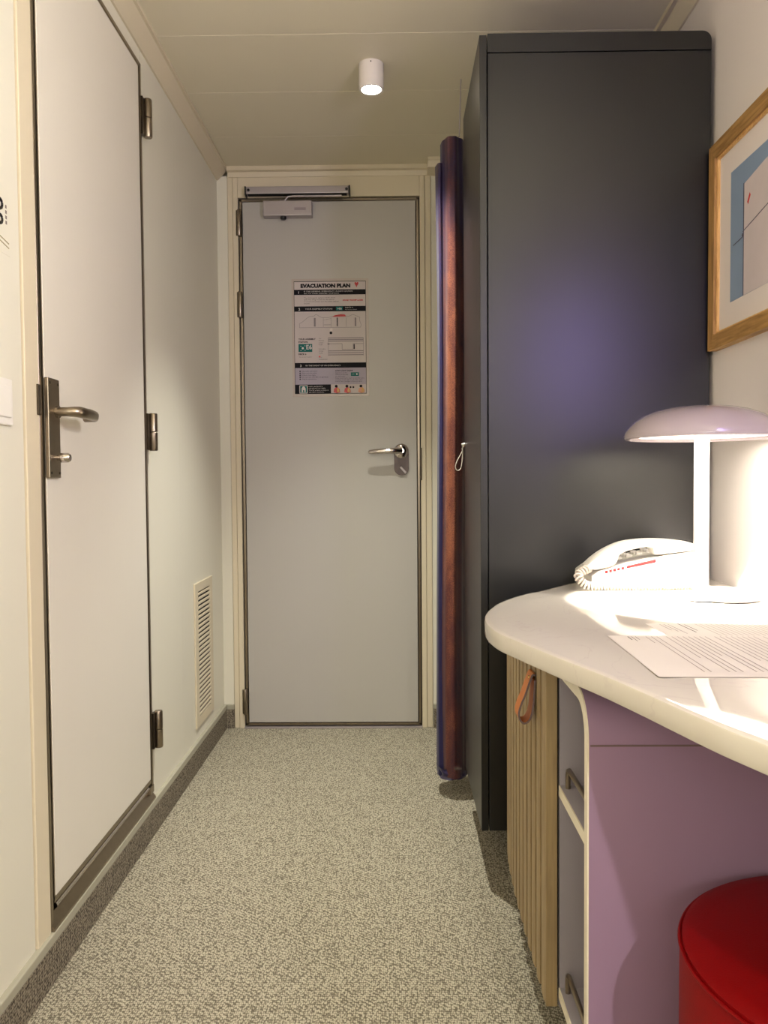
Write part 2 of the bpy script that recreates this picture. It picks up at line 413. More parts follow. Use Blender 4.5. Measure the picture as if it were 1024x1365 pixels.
obj('strike_plate', B(XL - .004, XL + .008, 1.588, 1.6005, 1.135, 1.195, bev=.001), M_steel_d, d1)

# ------------------------------------------------------------------ door_2, the entrance door at the end
d2 = thing('door_2', 'pale grey entrance door with thin steel frame at the end of the passage', 'door', (-.254, YF, 0), kind='structure')
obj('rebate', B(-.6155, .1075, YF + .012, YF + .04, 0, 2.1315), M_black, d2)
fb = bmesh.new()
for a, b_ in ((-.611, -.6005), (.0935, .1035)):
    box(fb, a, b_, YF - .002, YF + .02, .008, 2.127, bev=.001, seg=1)
box(fb, -.611, .1035, YF - .002, YF + .02, 2.117, 2.127, bev=.001, seg=1)
box(fb, -.611, .1035, YF - .002, YF + .02, .010, .020, bev=.001, seg=1)
obj('frame', fb, M_steel, d2)
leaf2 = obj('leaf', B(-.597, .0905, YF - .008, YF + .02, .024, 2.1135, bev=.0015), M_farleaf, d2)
obj('threshold', B(-.6155, .1075, YF - .016, YF + .012, 0, .006, bev=.001), M_alu, d2)
def hinge_far(z):
    b = bmesh.new(); lathe(b, [(.0075, z), (.0085, z + .002), (.0085, z + .050), (.0075, z + .0505), (.0075, z + .0525), (.0085, z + .053), (.0085, z + .101), (.0075, z + .103)], -.610, YF - .013, 16)
    h = obj('hinge', b, M_steel, d2, smooth=True)
    obj('hinge_leaf', B(-.6225, -.6095, YF - .012, YF - .006, z + .002, z + .101), M_steel_d, h)
for z in (1.980, 1.658, .058): hinge_far(z)
obj('strike_plate', B(.1045, .1115, YF - .012, YF + .01, 1.004, 1.134, bev=.001), M_steel_d, d2)
# lever furniture
yp = YF - .008
rp = arc(.029, 1.121, .0295, 0, 180, 14) + arc(.029, 1.053, .0295, 180, 360, 14)
rose = obj('handle_plate', prism(bmesh.new(), rp, yp - .007, yp, 'y'), mat('bronze_grey', (92, 82, 82), .4, .6), d2)
b = bmesh.new(); lathe(b, [(.0285, yp - .007), (.0285, yp - .011), (.024, yp - .016), (.013, yp - .018), (.012, yp - .040), (.010, yp - .052)], .029, 1.121, 28, 'y')
obj('handle_boss', b, M_chrome, rose, smooth=True)
obj('lever', tube(bmesh.new(), [(.030, yp - .045, 1.121), (.008, yp - .052, 1.121), (-.02, yp - .054, 1.121), (-.06, yp - .054, 1.119), (-.094, yp - .052, 1.117), (-.101, yp - .050, 1.117)], [.012, .0125, .0115, .0105, .009, .005], 14, flat=1.0), M_chrome, rose, smooth=True)
b = B(-.0045, .0045, yp - .014, yp - .007, -.017, .017, bev=.002)
bmesh.ops.rotate(b, verts=b.verts, cent=(0, 0, 0), matrix=Matrix.Rotation(math.radians(42), 3, 'Y'))
bmesh.ops.rotate(b, verts=b.verts, cent=(0, 0, 0), matrix=Matrix.Rotation(math.radians(-84), 3, 'Y'))
bmesh.ops.translate(b, verts=b.verts, vec=(.036, 0, 1.045))
obj('thumb_turn', b, M_alu, rose)
# door closer
dc = thing('door_closer', 'silver door closer and slide rail above the entrance door', 'door closer', (-.41, YF - .04, 2.05))
obj('body', B(-.508, -.317, YF - .052, YF - .008, 2.046, 2.104, bev=.003), M_alu, dc)
obj('adjuster', lathe(bmesh.new(), [(.009, 2.036), (.012, 2.040), (.012, 2.047)], -.431, YF - .032, 18), M_plastic_b, dc, smooth=True)
obj('logo_plate', B(-.385, -.34, YF - .0528, YF - .0518, 2.066, 2.076), mat('etched_grey', (150, 140, 144), .5, .3), dc)
rail = obj('slide_rail', B(-.576, -.172, YF - .044, YF - .008, 2.134, 2.162, bev=.003), M_alu, dc)
obj('rail_end_cap', B(-.5815, -.576, YF - .046, YF - .008, 2.128, 2.163, bev=.001), M_plastic_b, rail)
obj('rail_end_cap', B(-.172, -.1665, YF - .046, YF - .008, 2.128, 2.163, bev=.001), M_plastic_b, rail)
for xx in (-.566, -.180):
    obj('rail_screw', lathe(bmesh.new(), [(.0055, YF - .0465), (.0055, YF - .044)], xx, 2.148, 14, 'y'), M_plastic_b, rail)
obj('rail_slot', B(-.57, -.18, YF - .040, YF - .014, 2.1325, 2.1345), M_black, rail)
obj('arm', tube(bmesh.new(), [(-.445, YF - .034, 2.107), (-.425, YF - .034, 2.108), (-.412, YF - .034, 2.124), (-.39, YF - .034, 2.126), (-.20, YF - .034, 2.126)], .0035, 10, flat=1.2), M_alu, dc, smooth=True)

# ------------------------------------------------------------------ evacuation plan on the entrance door
PY = YF - .0085
po = thing('evacuation_plan', 'printed evacuation plan notice fixed to the entrance door', 'notice', (-.25, PY, 1.34))
PX0, PX1, PZ0, PZ1 = -.4045, -.0975, 1.3415, 1.809
obj('sheet', B(PX0, PX1, PY - .0016, PY, PZ0, PZ1), M_film, po)
# picture-plan coordinates of the print (zoomed photo units, 910x1365, px 7.583 per photo px)
def qx(u): return PX0 + .009 + (u - 95) / (810 - 95) * (PX1 - PX0 - .020)
def qz(v): return PZ1 - .010 - (v - 118) / (1255 - 118) * (PZ1 - PZ0 - .021)
LAY = [0]
def rect(name, u0, v0, u1, v1, m, parent=po, d=.0002):
    return obj(name, B(qx(u0), qx(u1), PY - .0016 - d, PY - .0016 - d + .0002, qz(v1), qz(v0)), m, parent)
border = rect('print_border', 95, 118, 810, 1255, M_posterb)
rect('print_field', 99, 124, 806, 940, M_posterw, d=.0004)
rect('print_field', 99, 990, 806, 1160, M_posterl, d=.0004)
rect('print_field', 455, 1160, 806, 1250, M_posterw, d=.0004)
for v0, v1 in ((203, 255), (370, 423), (940, 992)): rect('header_bar', 99, v0, 806, v1, M_posterb, d=.0006)
tb = {}
def key_stuff(k): return True
def txt(key, s, u, v, h, width=None, bold=0, m=None):
    b = tb.setdefault(key, (bmesh.new(), m))[0]
    sz = h / 1137 * (PZ1 - PZ0) * 1.35
    wv = width / 715 * (PX1 - PX0 - .020) if width else None
    text_bm(b, s, sz, lambda a, c: (qx(u) + a, PY - .0026, qz(v) + c), bold, wv)
txt('title', 'EVACUATION PLAN', 162, 182, 36, 495, .0013, M_posterb)
txt('numeral', '1', 140, 242, 22, None, .0004, M_posterw2); txt('numeral', '2', 140, 410, 22, None, .0004, M_posterw2); txt('numeral', '3', 150, 980, 22, None, .0004, M_posterw2)
txt('white_lettering', 'IF THE GENERAL EMERGENCY ALARM SOUNDS', 195, 226, 11, 485, 0, M_posterw2)
txt('white_lettering', 'GO TO YOUR ASSEMBLY STATION', 195, 246, 11, 345)
txt('white_lettering', 'YOUR ASSEMBLY STATION', 205, 404, 14, 270)
txt('white_lettering', 'DECK 6', 605, 390, 11, 78); txt('white_lettering', 'Go to your station', 605, 408, 7, 115)
txt('white_lettering', 'IN THE EVENT OF AN EMERGENCY', 205, 975, 14, 350)
for i, s in enumerate(['The emergency signal is seven short', 'and one long sound on the alarm', 'or an announcement over the public address', 'system']):
    txt('body_lettering', s, 195, 290 + i * 19, 11, [310, 300, 345, 55][i], 0, M_posterb)
txt('body_lettering', 'YOUR ASSEMBLY', 135, 708, 15, 172, .0003); txt('body_lettering', 'STATION:', 135, 737, 15, 95, .0003)
txt('body_lettering', 'DECK 6', 135, 860, 15, 78, .0003); txt('body_lettering', 'Go to your station', 140, 885, 9, 125)
for i, s in enumerate(['You', 'Primary', 'escape', 'route', '', 'Secondary', 'escape', 'route', '', 'Fire', 'extinguisher']):
    if s: txt('body_lettering', s, 338, 700 + i * 21, 10, 12 * len(s) * .62)
for i, s in enumerate(['Stay calm and warm', 'Wear your life jacket', 'Follow crew signs', 'Do not use the lifts or go back', 'Wait for instructions']):
    txt('body_lettering', s, 165, 1030 + i * 20, 11, [155, 150, 140, 265, 145][i])
txt('body_lettering', 'LOW LIGHT SIGNS', 500, 1028, 13, 175, .0002)
for i, s in enumerate(['Signs low on the', 'wall show the way', 'to the exit']): txt('body_lettering', s, 500, 1048 + i * 18, 10, [115, 125, 95][i])
txt('body_lettering', 'Follow the arrows to reach the assembly station', 500, 1102, 10, 290)
txt('body_lettering', 'and keep to the right on all of the stairs', 500, 1120, 10, 270); txt('body_lettering', 'and in the passages of every deck', 500, 1136, 10, 265)
for i in range(4): txt('white_lettering', ['LIFE JACKETS', 'LIFE JACKET IN CABIN', 'The life jackets are kept in', 'the cabin wardrobe'][i], 235, 1185 + i * 19, 10, [135, 165, 195, 150][i])
txt('red_lettering', 'SOUND THE SHIP ALARM', 580, 318, 13, 200, .0004, M_posterr)
for k, (b, m) in tb.items():
    o = obj({'title': 'title_lettering', 'numeral': 'numeral'}.get(k, k), b, m, po)
    if key_stuff(k): o['kind'] = 'stuff'
# green panels
g = rect('green_panel', 135, 750, 272, 830, M_posterg, d=.0006); rect('green_panel', 513, 375, 580, 412, M_posterg, d=.0008); rect('green_panel', 655, 1040, 735, 1077, M_posterg, d=.0006)
b = bmesh.new(); text_bm(b, 'E6', .0245, lambda a, c: (qx(213) + a, PY - .0028, qz(803) + c), .0006, .0225)
for du, dv in ((160, 772), (200, 768), (160, 815), (200, 812)):
    box(b, qx(du - 6), qx(du + 6), PY - .0028, PY - .0026, qz(dv + 2.5), qz(dv - 2.5))
lathe(b, [(.0045, PY - .0028), (.0045, PY - .0026)], qx(178), qz(792), 12, 'y')
text_bm(b, '>E6', .010, lambda a, c: (qx(525) + a, PY - .0028, qz(405) + c), .0002, .018)
box(b, qx(668), qx(690), PY - .0028, PY - .0026, qz(1060), qz(1056)); lathe(b, [(.0035, PY - .0028), (.0035, PY - .0026)], qx(714), qz(1058), 12, 'y')
obj('green_panel_lettering', b, M_posterw2, po)['kind'] = 'stuff'
# red heart mark, ship side view, deck plan, extras
b = prism(bmesh.new(), [(qx(718 + a), qz(150 + c)) for a, c in ((-20, -8), (-18, -16), (-10, -20), (-3, -16), (0, -9), (3, -16), (10, -20), (18, -16), (20, -8), (15, 6), (4, 22), (4, 30), (-4, 30), (-4, 22), (-15, 6))], PY - .0026, PY - .0024, 'y')
obj('red_mark', b, M_posterr, po)
ship = [(148, 585), (148, 545), (180, 525), (225, 488), (250, 472), (290, 470), (315, 450), (340, 468), (370, 485), (440, 485), (470, 475), (560, 470), (640, 474), (680, 455), (720, 472), (748, 485), (745, 515), (762, 560), (755, 585)]
b = bmesh.new()
def pline(b, pts, wd=.0006):
    for (a0, c0), (a1, c1) in zip(pts, pts[1:]):
        p, q = Vector((qx(a0), qz(c0))), Vector((qx(a1), qz(c1))); t = (q - p).normalized(); nrm = Vector((-t.y, t.x)) * wd
        v = [bm_v(b, p + nrm), bm_v(b, q + nrm), bm_v(b, q - nrm), bm_v(b, p - nrm)]; b.faces.new(v)
def bm_v(b, p): return b.verts.new((p.x, PY - .0026, p.y))
pline(b, ship + [ship[0]])
for u, wd in ((300, 9), (525, 7), (705, 8)):
    pline(b, [(u, 488), (u, 575)], wd * .0004)
for u in (385, 462, 612): pline(b, [(u, 485), (u, 578)], .0006)
pline(b, [(385, 510), (460, 495)], .0005); pline(b, [(390, 558), (460, 558)], .0008)
for v in (692, 708, 724): pline(b, [(432, v), (782, v)], .0016)
for v in (822, 842, 862): pline(b, [(432, v), (782, v)], .0016)
for u in (432, 782): pline(b, [(u, 690), (u, 870)], .0006)
pline(b, [(425, 750), (570, 750), (570, 808), (680, 808), (680, 750), (782, 750)], .0009)
obj('plan_drawing', b, M_posterk, po)['kind'] = 'stuff'
b = bmesh.new(); pline(b, [(690, 755), (690, 805)], .0022); pline(b, [(522, 485), (522, 570)], .0013); pline(b, [(425, 752), (445, 752)], .0014)
lathe(b, [(.0055, PY - .0028), (.0055, PY - .0026)], qx(460), qz(640), 14, 'y')
for u in (650, 678): lathe(b, [(.004, PY - .0028), (.004, PY - .0026)], qx(u), qz(1190), 10, 'y')
for i in range(5): box(b, qx(143), qx(154), PY - .0028, PY - .0026, qz(1030 + i * 20 + 2), qz(1018 + i * 20 + 2))
obj('dark_marks', b, M_posterb, po)['kind'] = 'stuff'
b = prism(bmesh.new(), [(qx(a), qz(c)) for a, c in ((470, 478), (500, 462), (560, 452), (600, 456), (612, 476))], PY - .0028, PY - .0026, 'y')
obj('red_area', b, M_posterr, po)
obj('red_dot', lathe(bmesh.new(), [(.0035, PY - .0028), (.0035, PY - .0026)], qx(345), qz(878), 12, 'y'), M_posterr, po)
b = bmesh.new(); lathe(b, [(.006, PY - .0027), (.006, PY - .0025)], qx(463), qz(608), 12, 'y'); obj('pale_dot', b, M_mat, po)
rect('icon_frame', 140, 1168, 222, 1250, M_posterw2, d=.0008); rect('icon_panel', 147, 1175, 215, 1243, M_posterg, d=.001)
b = prism(bmesh.new(), [(qx(a), qz(c)) for a, c in ((162, 1238), (162, 1200), (170, 1184), (182, 1178), (194, 1184), (202, 1200), (202, 1238), (188, 1238), (188, 1215), (176, 1215), (176, 1238))], PY - .0031, PY - .0028, 'y')
obj('life_jacket_icon', b, M_posterw2, po)
for cx0 in (512, 618, 758):
    b = bmesh.new(); lathe(b, [(.0058, PY - .0028), (.0058, PY - .0026)], qx(cx0 - 4), qz(1180), 12, 'y'); fig = obj('pictogram_head', b, M_posterb, po)
    b = prism(bmesh.new(), [(qx(cx0 + a), qz(c)) for a, c in ((-32, 1240), (-26, 1205), (-8, 1192), (12, 1192), (30, 1212), (34, 1243), (0, 1250))], PY - .0028, PY - .0026, 'y'); obj('pictogram_vest', b, M_posters if cx0 == 758 else M_posterr, po)
    b = prism(bmesh.new(), [(qx(cx0 + a), qz(c)) for a, c in ((2, 1240), (4, 1200), (20, 1196), (28, 1236))], PY - .0031, PY - .0028, 'y'); obj('pictogram_arm', b, M_postery, po)

# ------------------------------------------------------------------ vent grille, left wall
vg = thing('vent_grille', 'white slatted air grille low on the left wall near the door', 'vent', (XL, 2.945, .13))
V0, V1, W0, W1 = 2.812, 3.078, .138, .648
vb = bmesh.new()
box(vb, XL, XL + .006, V0, V0 + .042, W0, W1, bev=.0015); box(vb, XL, XL + .006, V1 - .042, V1, W0, W1, bev=.0015)
box(vb, XL, XL + .006, V0 + .041, V1 - .041, W0, W0 + .034, bev=.0015); box(vb, XL, XL + .006, V0 + .041, V1 - .041, W1 - .032, W1, bev=.0015)
obj('frame', vb, M_trim, vg)
obj('duct_shadow_board', B(XL, XL + .0008, V0 + .04, V1 - .04, W0 + .03, W1 - .03), M_black, vg)
n = 27; z0 = W0 + .034; z1 = W1 - .032; sl = None
for i in range(n):
    zc = z0 + (z1 - z0) * (i + .5) / n
    if sl is None:
        b = bmesh.new(); prism(b, [(XL + .001, -.0015), (XL + .0055, -.0050), (XL + .0062, -.0042), (XL + .0062, .0020), (XL + .001, .0050 - .0015)], V0 + .041, V1 - .041, 'y')
        bmesh.ops.translate(b, verts=b.verts, vec=(0, 0, ORG[vg.name].z))
        sl = obj('slat', b, M_trim, vg); sl.location.z = zc - ORG[vg.name].z; sdata = sl.data
    else:
        s = sl.copy(); C.objects.link(s); s.location.z = zc - ORG[vg.name].z
# ------------------------------------------------------------------ switch, notice at the left edge
sw = thing('light_switch', 'white light switch at the left edge of the photo beside the side door', 'switch', (XL, 1.44, 1.11))
obj('plate', B(XL, XL + .007, 1.400, 1.483, 1.106, 1.190, bev=.003), M_white, sw)
obj('rocker', B(XL + .007, XL + .011, 1.414, 1.470, 1.120, 1.176, bev=.002), M_white, sw)
nt = thing('pictogram_sticker', 'clear sticker with black ring symbols high on the left wall', 'sticker', (XL, 1.44, 1.42))
obj('film', B(XL, XL + .0006, 1.385, 1.500, 1.415, 1.535), M_wall, nt)
b = bmesh.new()
for zz, rr in ((1.500, .0085), (1.473, .0075)):
    tube(b, [(XL + .001, 1.462 + rr * math.cos(a * PI / 10), zz + rr * math.sin(a * PI / 10)) for a in range(20)], .0028, 8, closed=True)
obj('ring_symbol', b, M_plastic_b, nt)
b = bmesh.new()
for k in range(4): box(b, XL + .0006, XL + .0009, 1.484, 1.489, 1.470 + k * .0095, 1.476 + k * .0095)
obj('small_print', b, M_ink, nt)
b = bmesh.new()
for k in range(2): prism(b, [(1.40, 1.455 - k * .008), (1.495, 1.438 - k * .008), (1.495, 1.436 - k * .008), (1.40, 1.453 - k * .008)], XL + .0006, XL + .001, 'x')
obj('ruled_line', b, mat('olive_ink', (150, 140, 100), .6), nt)

# ------------------------------------------------------------------ ceiling downlight
DL = (-.061, 2.489)
dl = thing('ceiling_downlight', 'small white cylinder spotlight on the ceiling, lit', 'ceiling light', (DL[0], DL[1], CZ))
b = bmesh.new()
lathe(b, [(.0365, CZ), (.0375, CZ - .001), (.0375, CZ - .072), (.0365, CZ - .075), (.030, CZ - .075), (.0285, CZ - .062), (.0285, CZ - .055)], DL[0], DL[1], 48)
obj('housing', b, M_lampw, dl, smooth=True)
obj('lens', lathe(bmesh.new(), [(.0280, CZ - .062), (.0280, CZ - .0605)], DL[0], DL[1], 40), emit('downlight_lens', (1, .93, .78), 26), dl)
obj('grub_screw', lathe(bmesh.new(), [(.002, DL[1] - .0385), (.002, DL[1] - .037)], DL[0], CZ - .009, 10, 'y'), M_black, dl)
sp = lamp('downlight_beam', 'SPOT', (DL[0], DL[1], CZ - .080), 70, (1, .98, .88), spot_size=math.radians(84), spot_blend=1.0, shadow_soft_size=.022)

# ------------------------------------------------------------------ wardrobe
WX0, WX1, WY0, WY1, WZ0, WZ1 = .210, .7625, 1.992, 2.445, .134, 2.0665
wd = thing('wardrobe', 'tall dark navy wardrobe with rounded top corner beside the desk', 'wardrobe', (.49, 2.22, 0))
obj('plinth', B(.34, .76, 2.06, WY1 - .01, 0, WZ0), M_black, wd)
SZ = 2.022
obj('side_panel', B(.2295, WX1, WY0, WY1, WZ0, SZ - .0012, bev=.0012, seg=1), M_navy, wd)
b = prism(bmesh.new(), [(.2295, SZ + .0006), (WX1, SZ + .0006)] + arc(WX1 - .022, WZ1 - .022, .022, 0, 90, 8) + [(.2295, WZ1)], WY0, WY1, 'y')
obj('top_panel', b, M_navy, wd, smooth=True)
dbm = B(WX0, WX0 + .0175, WY0, WY1, WZ0 + .0, WZ1 - .003, bev=.0015)
wdoor = obj('door', dbm, M_navy, wd)
# white cord loop pull near the door's far edge
lp = [(WX0 - .001, 2.432, 1.108), (WX0 - .006, 2.430, 1.098), (WX0 - .010, 2.428, 1.084), (WX0 - .022, 2.427, 1.062), (WX0 - .028, 2.427, 1.046), (WX0 - .027, 2.427, 1.036), (WX0 - .021, 2.428, 1.031), (WX0 - .013, 2.430, 1.037), (WX0 - .009, 2.431, 1.052), (WX0 - .007, 2.432, 1.075), (WX0 - .006, 2.434, 1.095)]
pull = obj('cord_pull', tube(bmesh.new(), catmull(lp, 5), .0013, 8), M_cord, wdoor, smooth=True)
obj('pull_peg', tube(bmesh.new(), [(WX0 + .002, 2.432, 1.110), (WX0 - .007, 2.431, 1.108), (WX0 - .009, 2.431, 1.094)], [.004, .0045, .0028], 12), M_white, pull, smooth=True)

# ------------------------------------------------------------------ curtain
ct = thing('curtain', 'narrow bunched copper and violet sheer curtain beyond the wardrobe', 'curtain', (.19, 2.60, .05))
def curtain_bm(cx, cy, rx, ry, z0, z1, pleats, amp, seed, taper=.0, warp_fn=None):
    rnd = random.Random(seed); bm = bmesh.new(); lay = bm.verts.layers.float.new('warp')
    NA, NZ = 120, 46; rings = []
    ph = [rnd.random() * 6.28 for _ in range(4)]
    for j in range(NZ + 1):
        t = j / NZ; z = z0 + (z1 - z0) * t; ring = []
        k = 1 - taper * t
        for i in range(NA):
            a = 2 * PI * i / NA
            r = 1 + amp * math.sin(pleats * a + ph[0] + 1.2 * t) + .5 * amp * math.sin((pleats * 2 + 1) * a + ph[1] - 2 * t) + .03 * math.sin(9 * t + a + ph[2])
            v = bm.verts.new((cx + rx * k * r * math.cos(a) + .004 * math.sin(5 * t + ph[3]), cy + ry * k * r * math.sin(a), z))
            v[lay] = warp_fn(a, t) if warp_fn else 0
            ring.append(v)
        rings.append(ring)
    for A, Bq in zip(rings, rings[1:]):
        for i in range(NA): bm.faces.new((A[i], A[(i + 1) % NA], Bq[(i + 1) % NA], Bq[i]))
    return bm, rings
def warp_a(a, t):
    # violet warp shows on the side folds and at the gathered top
    s = max(0, math.cos(a - PI)) ** 4 * .45 + max(0, math.cos(a + .5)) ** 1.5 * .42
    top = max(0, min(1, (t - .78) / .14)) * .42
    bot = max(0, (.42 - t)) * .45
    return min(1, s + top + bot)
bm_, rg = curtain_bm(.186, 2.590, .040, .064, .068, 2.052, 4, .05, 3, .12, warp_a)
bm_.faces.new(rg[-1])
obj('gathered_cloth', bm_, M_org, ct, smooth=True)
bm_, rg = curtain_bm(.160, 2.612, .027, .050, .062, 1.985, 3, .12, 8, .10, lambda a, t: .95 - .3 * max(0, math.sin(a + 4 * t)))
obj('violet_fold', bm_, M_org, ct, smooth=True)
# hem bands
hb_, rg = curtain_bm(.180, 2.596, .046, .064, .060, .092, 4, .05, 5, 0, lambda a, t: .75)
obj('hem', hb_, M_org, ct, smooth=True)
obj('hanging_rod', tube(bmesh.new(), [(.19, 2.595, 2.045), (.21, 2.59, 2.075), (.215, 2.585, CZ - .0005)], .0022, 8), M_alu, ct, smooth=True)

# ------------------------------------------------------------------ desk run: worktop
EDGE = [(.4273, 1.9738), (.3853, 1.9180), (.3274, 1.8400), (.2858, 1.7916), (.2440, 1.7285), (.2119, 1.6642), (.1889, 1.5993), (.1713, 1.5346), (.1628, 1.4830), (.1592, 1.4268), (.1627, 1.3690), (.1704, 1.3230), (.1824, 1.2829), (.1983, 1.2334), (.2121, 1.1922), (.2323, 1.1302), (.2627, 1.0440), (.2867, .9630), (.3062, .8905), (.3264, .8178), (.3474, .7582), (.372, .68), (.40, .60), (.44, .51), (.50, .42), (.58, .35), (.68, .31), (.774, .30)]
TZ = .755; TH = .034
cont = [(v.x, v.y) for v in catmull([(a, b, 0) for a, b in [(.442, 1.990)] + EDGE], 4)]
poly = [(.774, 1.990)] + cont
def offset(poly, d):
    out = []; n_ = len(poly)
    for i, p in enumerate(poly):
        a = Vector(poly[i - 1]); c = Vector(poly[(i + 1) % n_]); p = Vector(p)
        t = (c - a).normalized(); nn = Vector((t.y, -t.x))
        if i in (0, 1, n_ - 1): nn = Vector((0, 0))
        out.append(p - nn * d * min(1, .15 + i / 14, .15 + (n_ - i) / 14))
    return out
# sign so that the offset moves inwards
def ring_verts(bm, pts, z): return [bm.verts.new((p[0], p[1], z)) for p in pts]
bm_ = bmesh.new(); RD = .10; RO = .0045   # the top rolls off softly towards its free edge
prof = [(d, RO * (1 - d / RD) ** 2) for d in (.10, .085, .07, .055, .042, .03, .02, .011, .004)] + [(.0015, RO + .0008), (0, RO + .004), (0, TH - .004), (.0012, TH - .001), (.004, TH)]
tst = offset(poly, .01); inward = 1 if tst[40].x > poly[40][0] else -1
rr = []
for d, zz in prof:
    ps = offset(poly, d * inward); k_ = len(ps)
    rr.append([bm_.verts.new((p[0], p[1], TZ - zz * (1 if zz > TH * .7 or i not in (0,) else 1))) for i, p in enumerate(ps)])
for A, Bq in zip(rr, rr[1:]):
    k = len(A)
    for i in range(k): bm_.faces.new((A[i], A[(i + 1) % k], Bq[(i + 1) % k], Bq[i]))
bm_.faces.new(rr[0]); bm_.faces.new(rr[-1][::-1])
wt = tag(obj('worktop', bm_, M_stone, smooth=True), 'glossy white curved desk worktop along the right wall', 'worktop')

# ------------------------------------------------------------------ slatted cabinet
CB = thing('cabinet', 'oak slatted cabinet with leather pull under the worktop', 'cabinet', (.45, 1.66, 0))
UZ = TZ - TH
obj('body', B(.345, .774, 1.358, 1.83, .125, UZ - .0005), M_black, CB)
obj('plinth', B(.33, .76, 1.42, 1.95, 0, .125), M_black, CB)
# outer face of the door in plan
face = [(.2475, 1.342), (.2475, 1.45), (.2478, 1.56), (.2490, 1.66), (.2515, 1.76), (.2560, 1.85), (.2630, 1.92), (.2720, 1.982)]
fc = [Vector((p.x, p.y, 0)) for p in catmull([(a, b, 0) for a, b in face], 10)]
L = [0]
for a, b in zip(fc, fc[1:]): L.append(L[-1] + (b - a).length)
def at(s):
    s = max(0, min(L[-1], s))
    for i in range(len(L) - 1):
        if L[i + 1] >= s:
            k = (s - L[i]) / max(1e-9, L[i + 1] - L[i]); p = fc[i].lerp(fc[i + 1], k); t = (fc[i + 1] - fc[i]).normalized(); return p, Vector((t.y, -t.x, 0))
    return fc[-1], Vector((1, 0, 0))
cd = None
DZ0, DZ1 = .120, UZ - .035
b = bmesh.new()
outer = [at(s * L[-1] / 24) for s in range(25)]
pts = [(p.x + n_.x * .008, p.y + n_.y * .008) for p, n_ in outer] + [(p.x + n_.x * .020, p.y + n_.y * .020) for p, n_ in outer][::-1]
cd = obj('door', prism(b, pts, DZ0 + .0005, DZ1 - .0005, 'z'), M_groove, CB)
NS = 13; gap = .015
sw_ = L[-1] / NS
for i in range(NS):
    a0, a1 = i * sw_ + (gap / 2 if i else 0), (i + 1) * sw_ - gap / 2
    b = bmesh.new()
    q = [at(a0 + (a1 - a0) * k / 3) for k in range(4)]
    ot = [(p.x, p.y) for p, n_ in q]; inn = [(p.x + n_.x * .0079, p.y + n_.y * .0079) for p, n_ in q][::-1]
    # eased edges
    ot[0] = (ot[0][0] + .0012, ot[0][1] + .0); ot[-1] = (ot[-1][0] + .0012, ot[-1][1])
    prism(b, ot + inn, DZ0, DZ1, 'z')
    obj('slat', b, M_oak, cd)
part_label(obj('door_end_strip', B(.2475, .2665, 1.337, 1.3415, DZ0, DZ1, bev=.001), M_oak, cd), 'smooth oak end of the curved door')
# leather pull
lpz = .655
lo = [(.2475, 1.452, lpz), (.242, 1.452, lpz + .001), (.236, 1.450, lpz - .012), (.228, 1.448, lpz - .034), (.220, 1.446, lpz - .052), (.2165, 1.445, lpz - .066), (.219, 1.445, lpz - .077), (.226, 1.446, lpz - .083), (.235, 1.447, lpz - .078), (.241, 1.449, lpz - .062), (.244, 1.450, lpz - .035), (.246, 1.452, lpz - .008)]
def strap(pts, half, th, hy):
    bm = bmesh.new(); P_ = catmull(pts, 5); rows = []
    for i, p in enumerate(P_):
        a = P_[max(0, i - 1)]; c = P_[min(len(P_) - 1, i + 1)]; t = (c - a).normalized(); yv = Vector((0, 1, 0)); n_ = t.cross(yv).normalized()
        rows.append([bm.verts.new(p + yv * hy * sx + n_ * th * sn) for sx, sn in ((-1, -1), (1, -1), (1, 1), (-1, 1))])
    for A, Bq in zip(rows, rows[1:]):
        for k in range(4): bm.faces.new((A[k], A[(k + 1) % 4], Bq[(k + 1) % 4], Bq[k]))
    bm.faces.new(rows[0]); bm.faces.new(rows[-1][::-1])
    return bm
st = obj('leather_pull', strap(lo, 0, .0014, .019), M_leather, cd)
part_label(obj('pull_edge', strap([(a, c - .0192, z) for a, c, z in lo], 0, .0015, .0012), M_leather_e, st), 'grey burnished edge of the strap')
obj('pull_stud', tube(bmesh.new(), [(.2475, 1.448, lpz - .004), (.238, 1.446, lpz - .006), (.236, 1.446, lpz - .006)], [.004, .004, .0025], 12), M_brass, st, smooth=True)

# ------------------------------------------------------------------ open shelf unit with rounded top
SU = thing('shelf_unit', 'narrow open shelf unit with lilac end panel and rounded corner under the worktop', 'shelf unit', (.5, 1.24, 0))
Y0, Y1 = 1.134, 1.352; SX = .268; SB = .120; ST = UZ - .024
# frame sheet: near end panel bending into the top, section in (y,z)
Ro, Ri, t_ = .064, .046, .018
outer = [(Y0, SB)] + [(Y0, SB)] + arc(Y0 + Ro, ST - Ro, Ro, 180, 90, 10) + [(Y1, ST)]
inner = [(Y1, ST - t_)] + arc(Y0 + Ro, ST - Ro, Ri, 90, 180, 10) + [(Y0 + t_, SB)]
b = prism(bmesh.new(), outer[1:] + inner, SX + .0022, .774, 'x')
obj('end_panel', b, M_lilac, SU, smooth=True)
b = prism(bmesh.new(), outer[1:] + inner, SX, SX + .0022, 'x')
part_label(obj('front_edge', b, M_edge, SU), 'cream edge of the bent end panel')
obj('far_side_panel', B(SX + .002, .774, Y1 - .016, Y1, SB, ST - t_ - .0005), M_greyin, SU)
obj('seam', B(SX + .004, .774, Y0 - .0006, Y0 - .00005, .6265, .629), M_leather_e, SU)
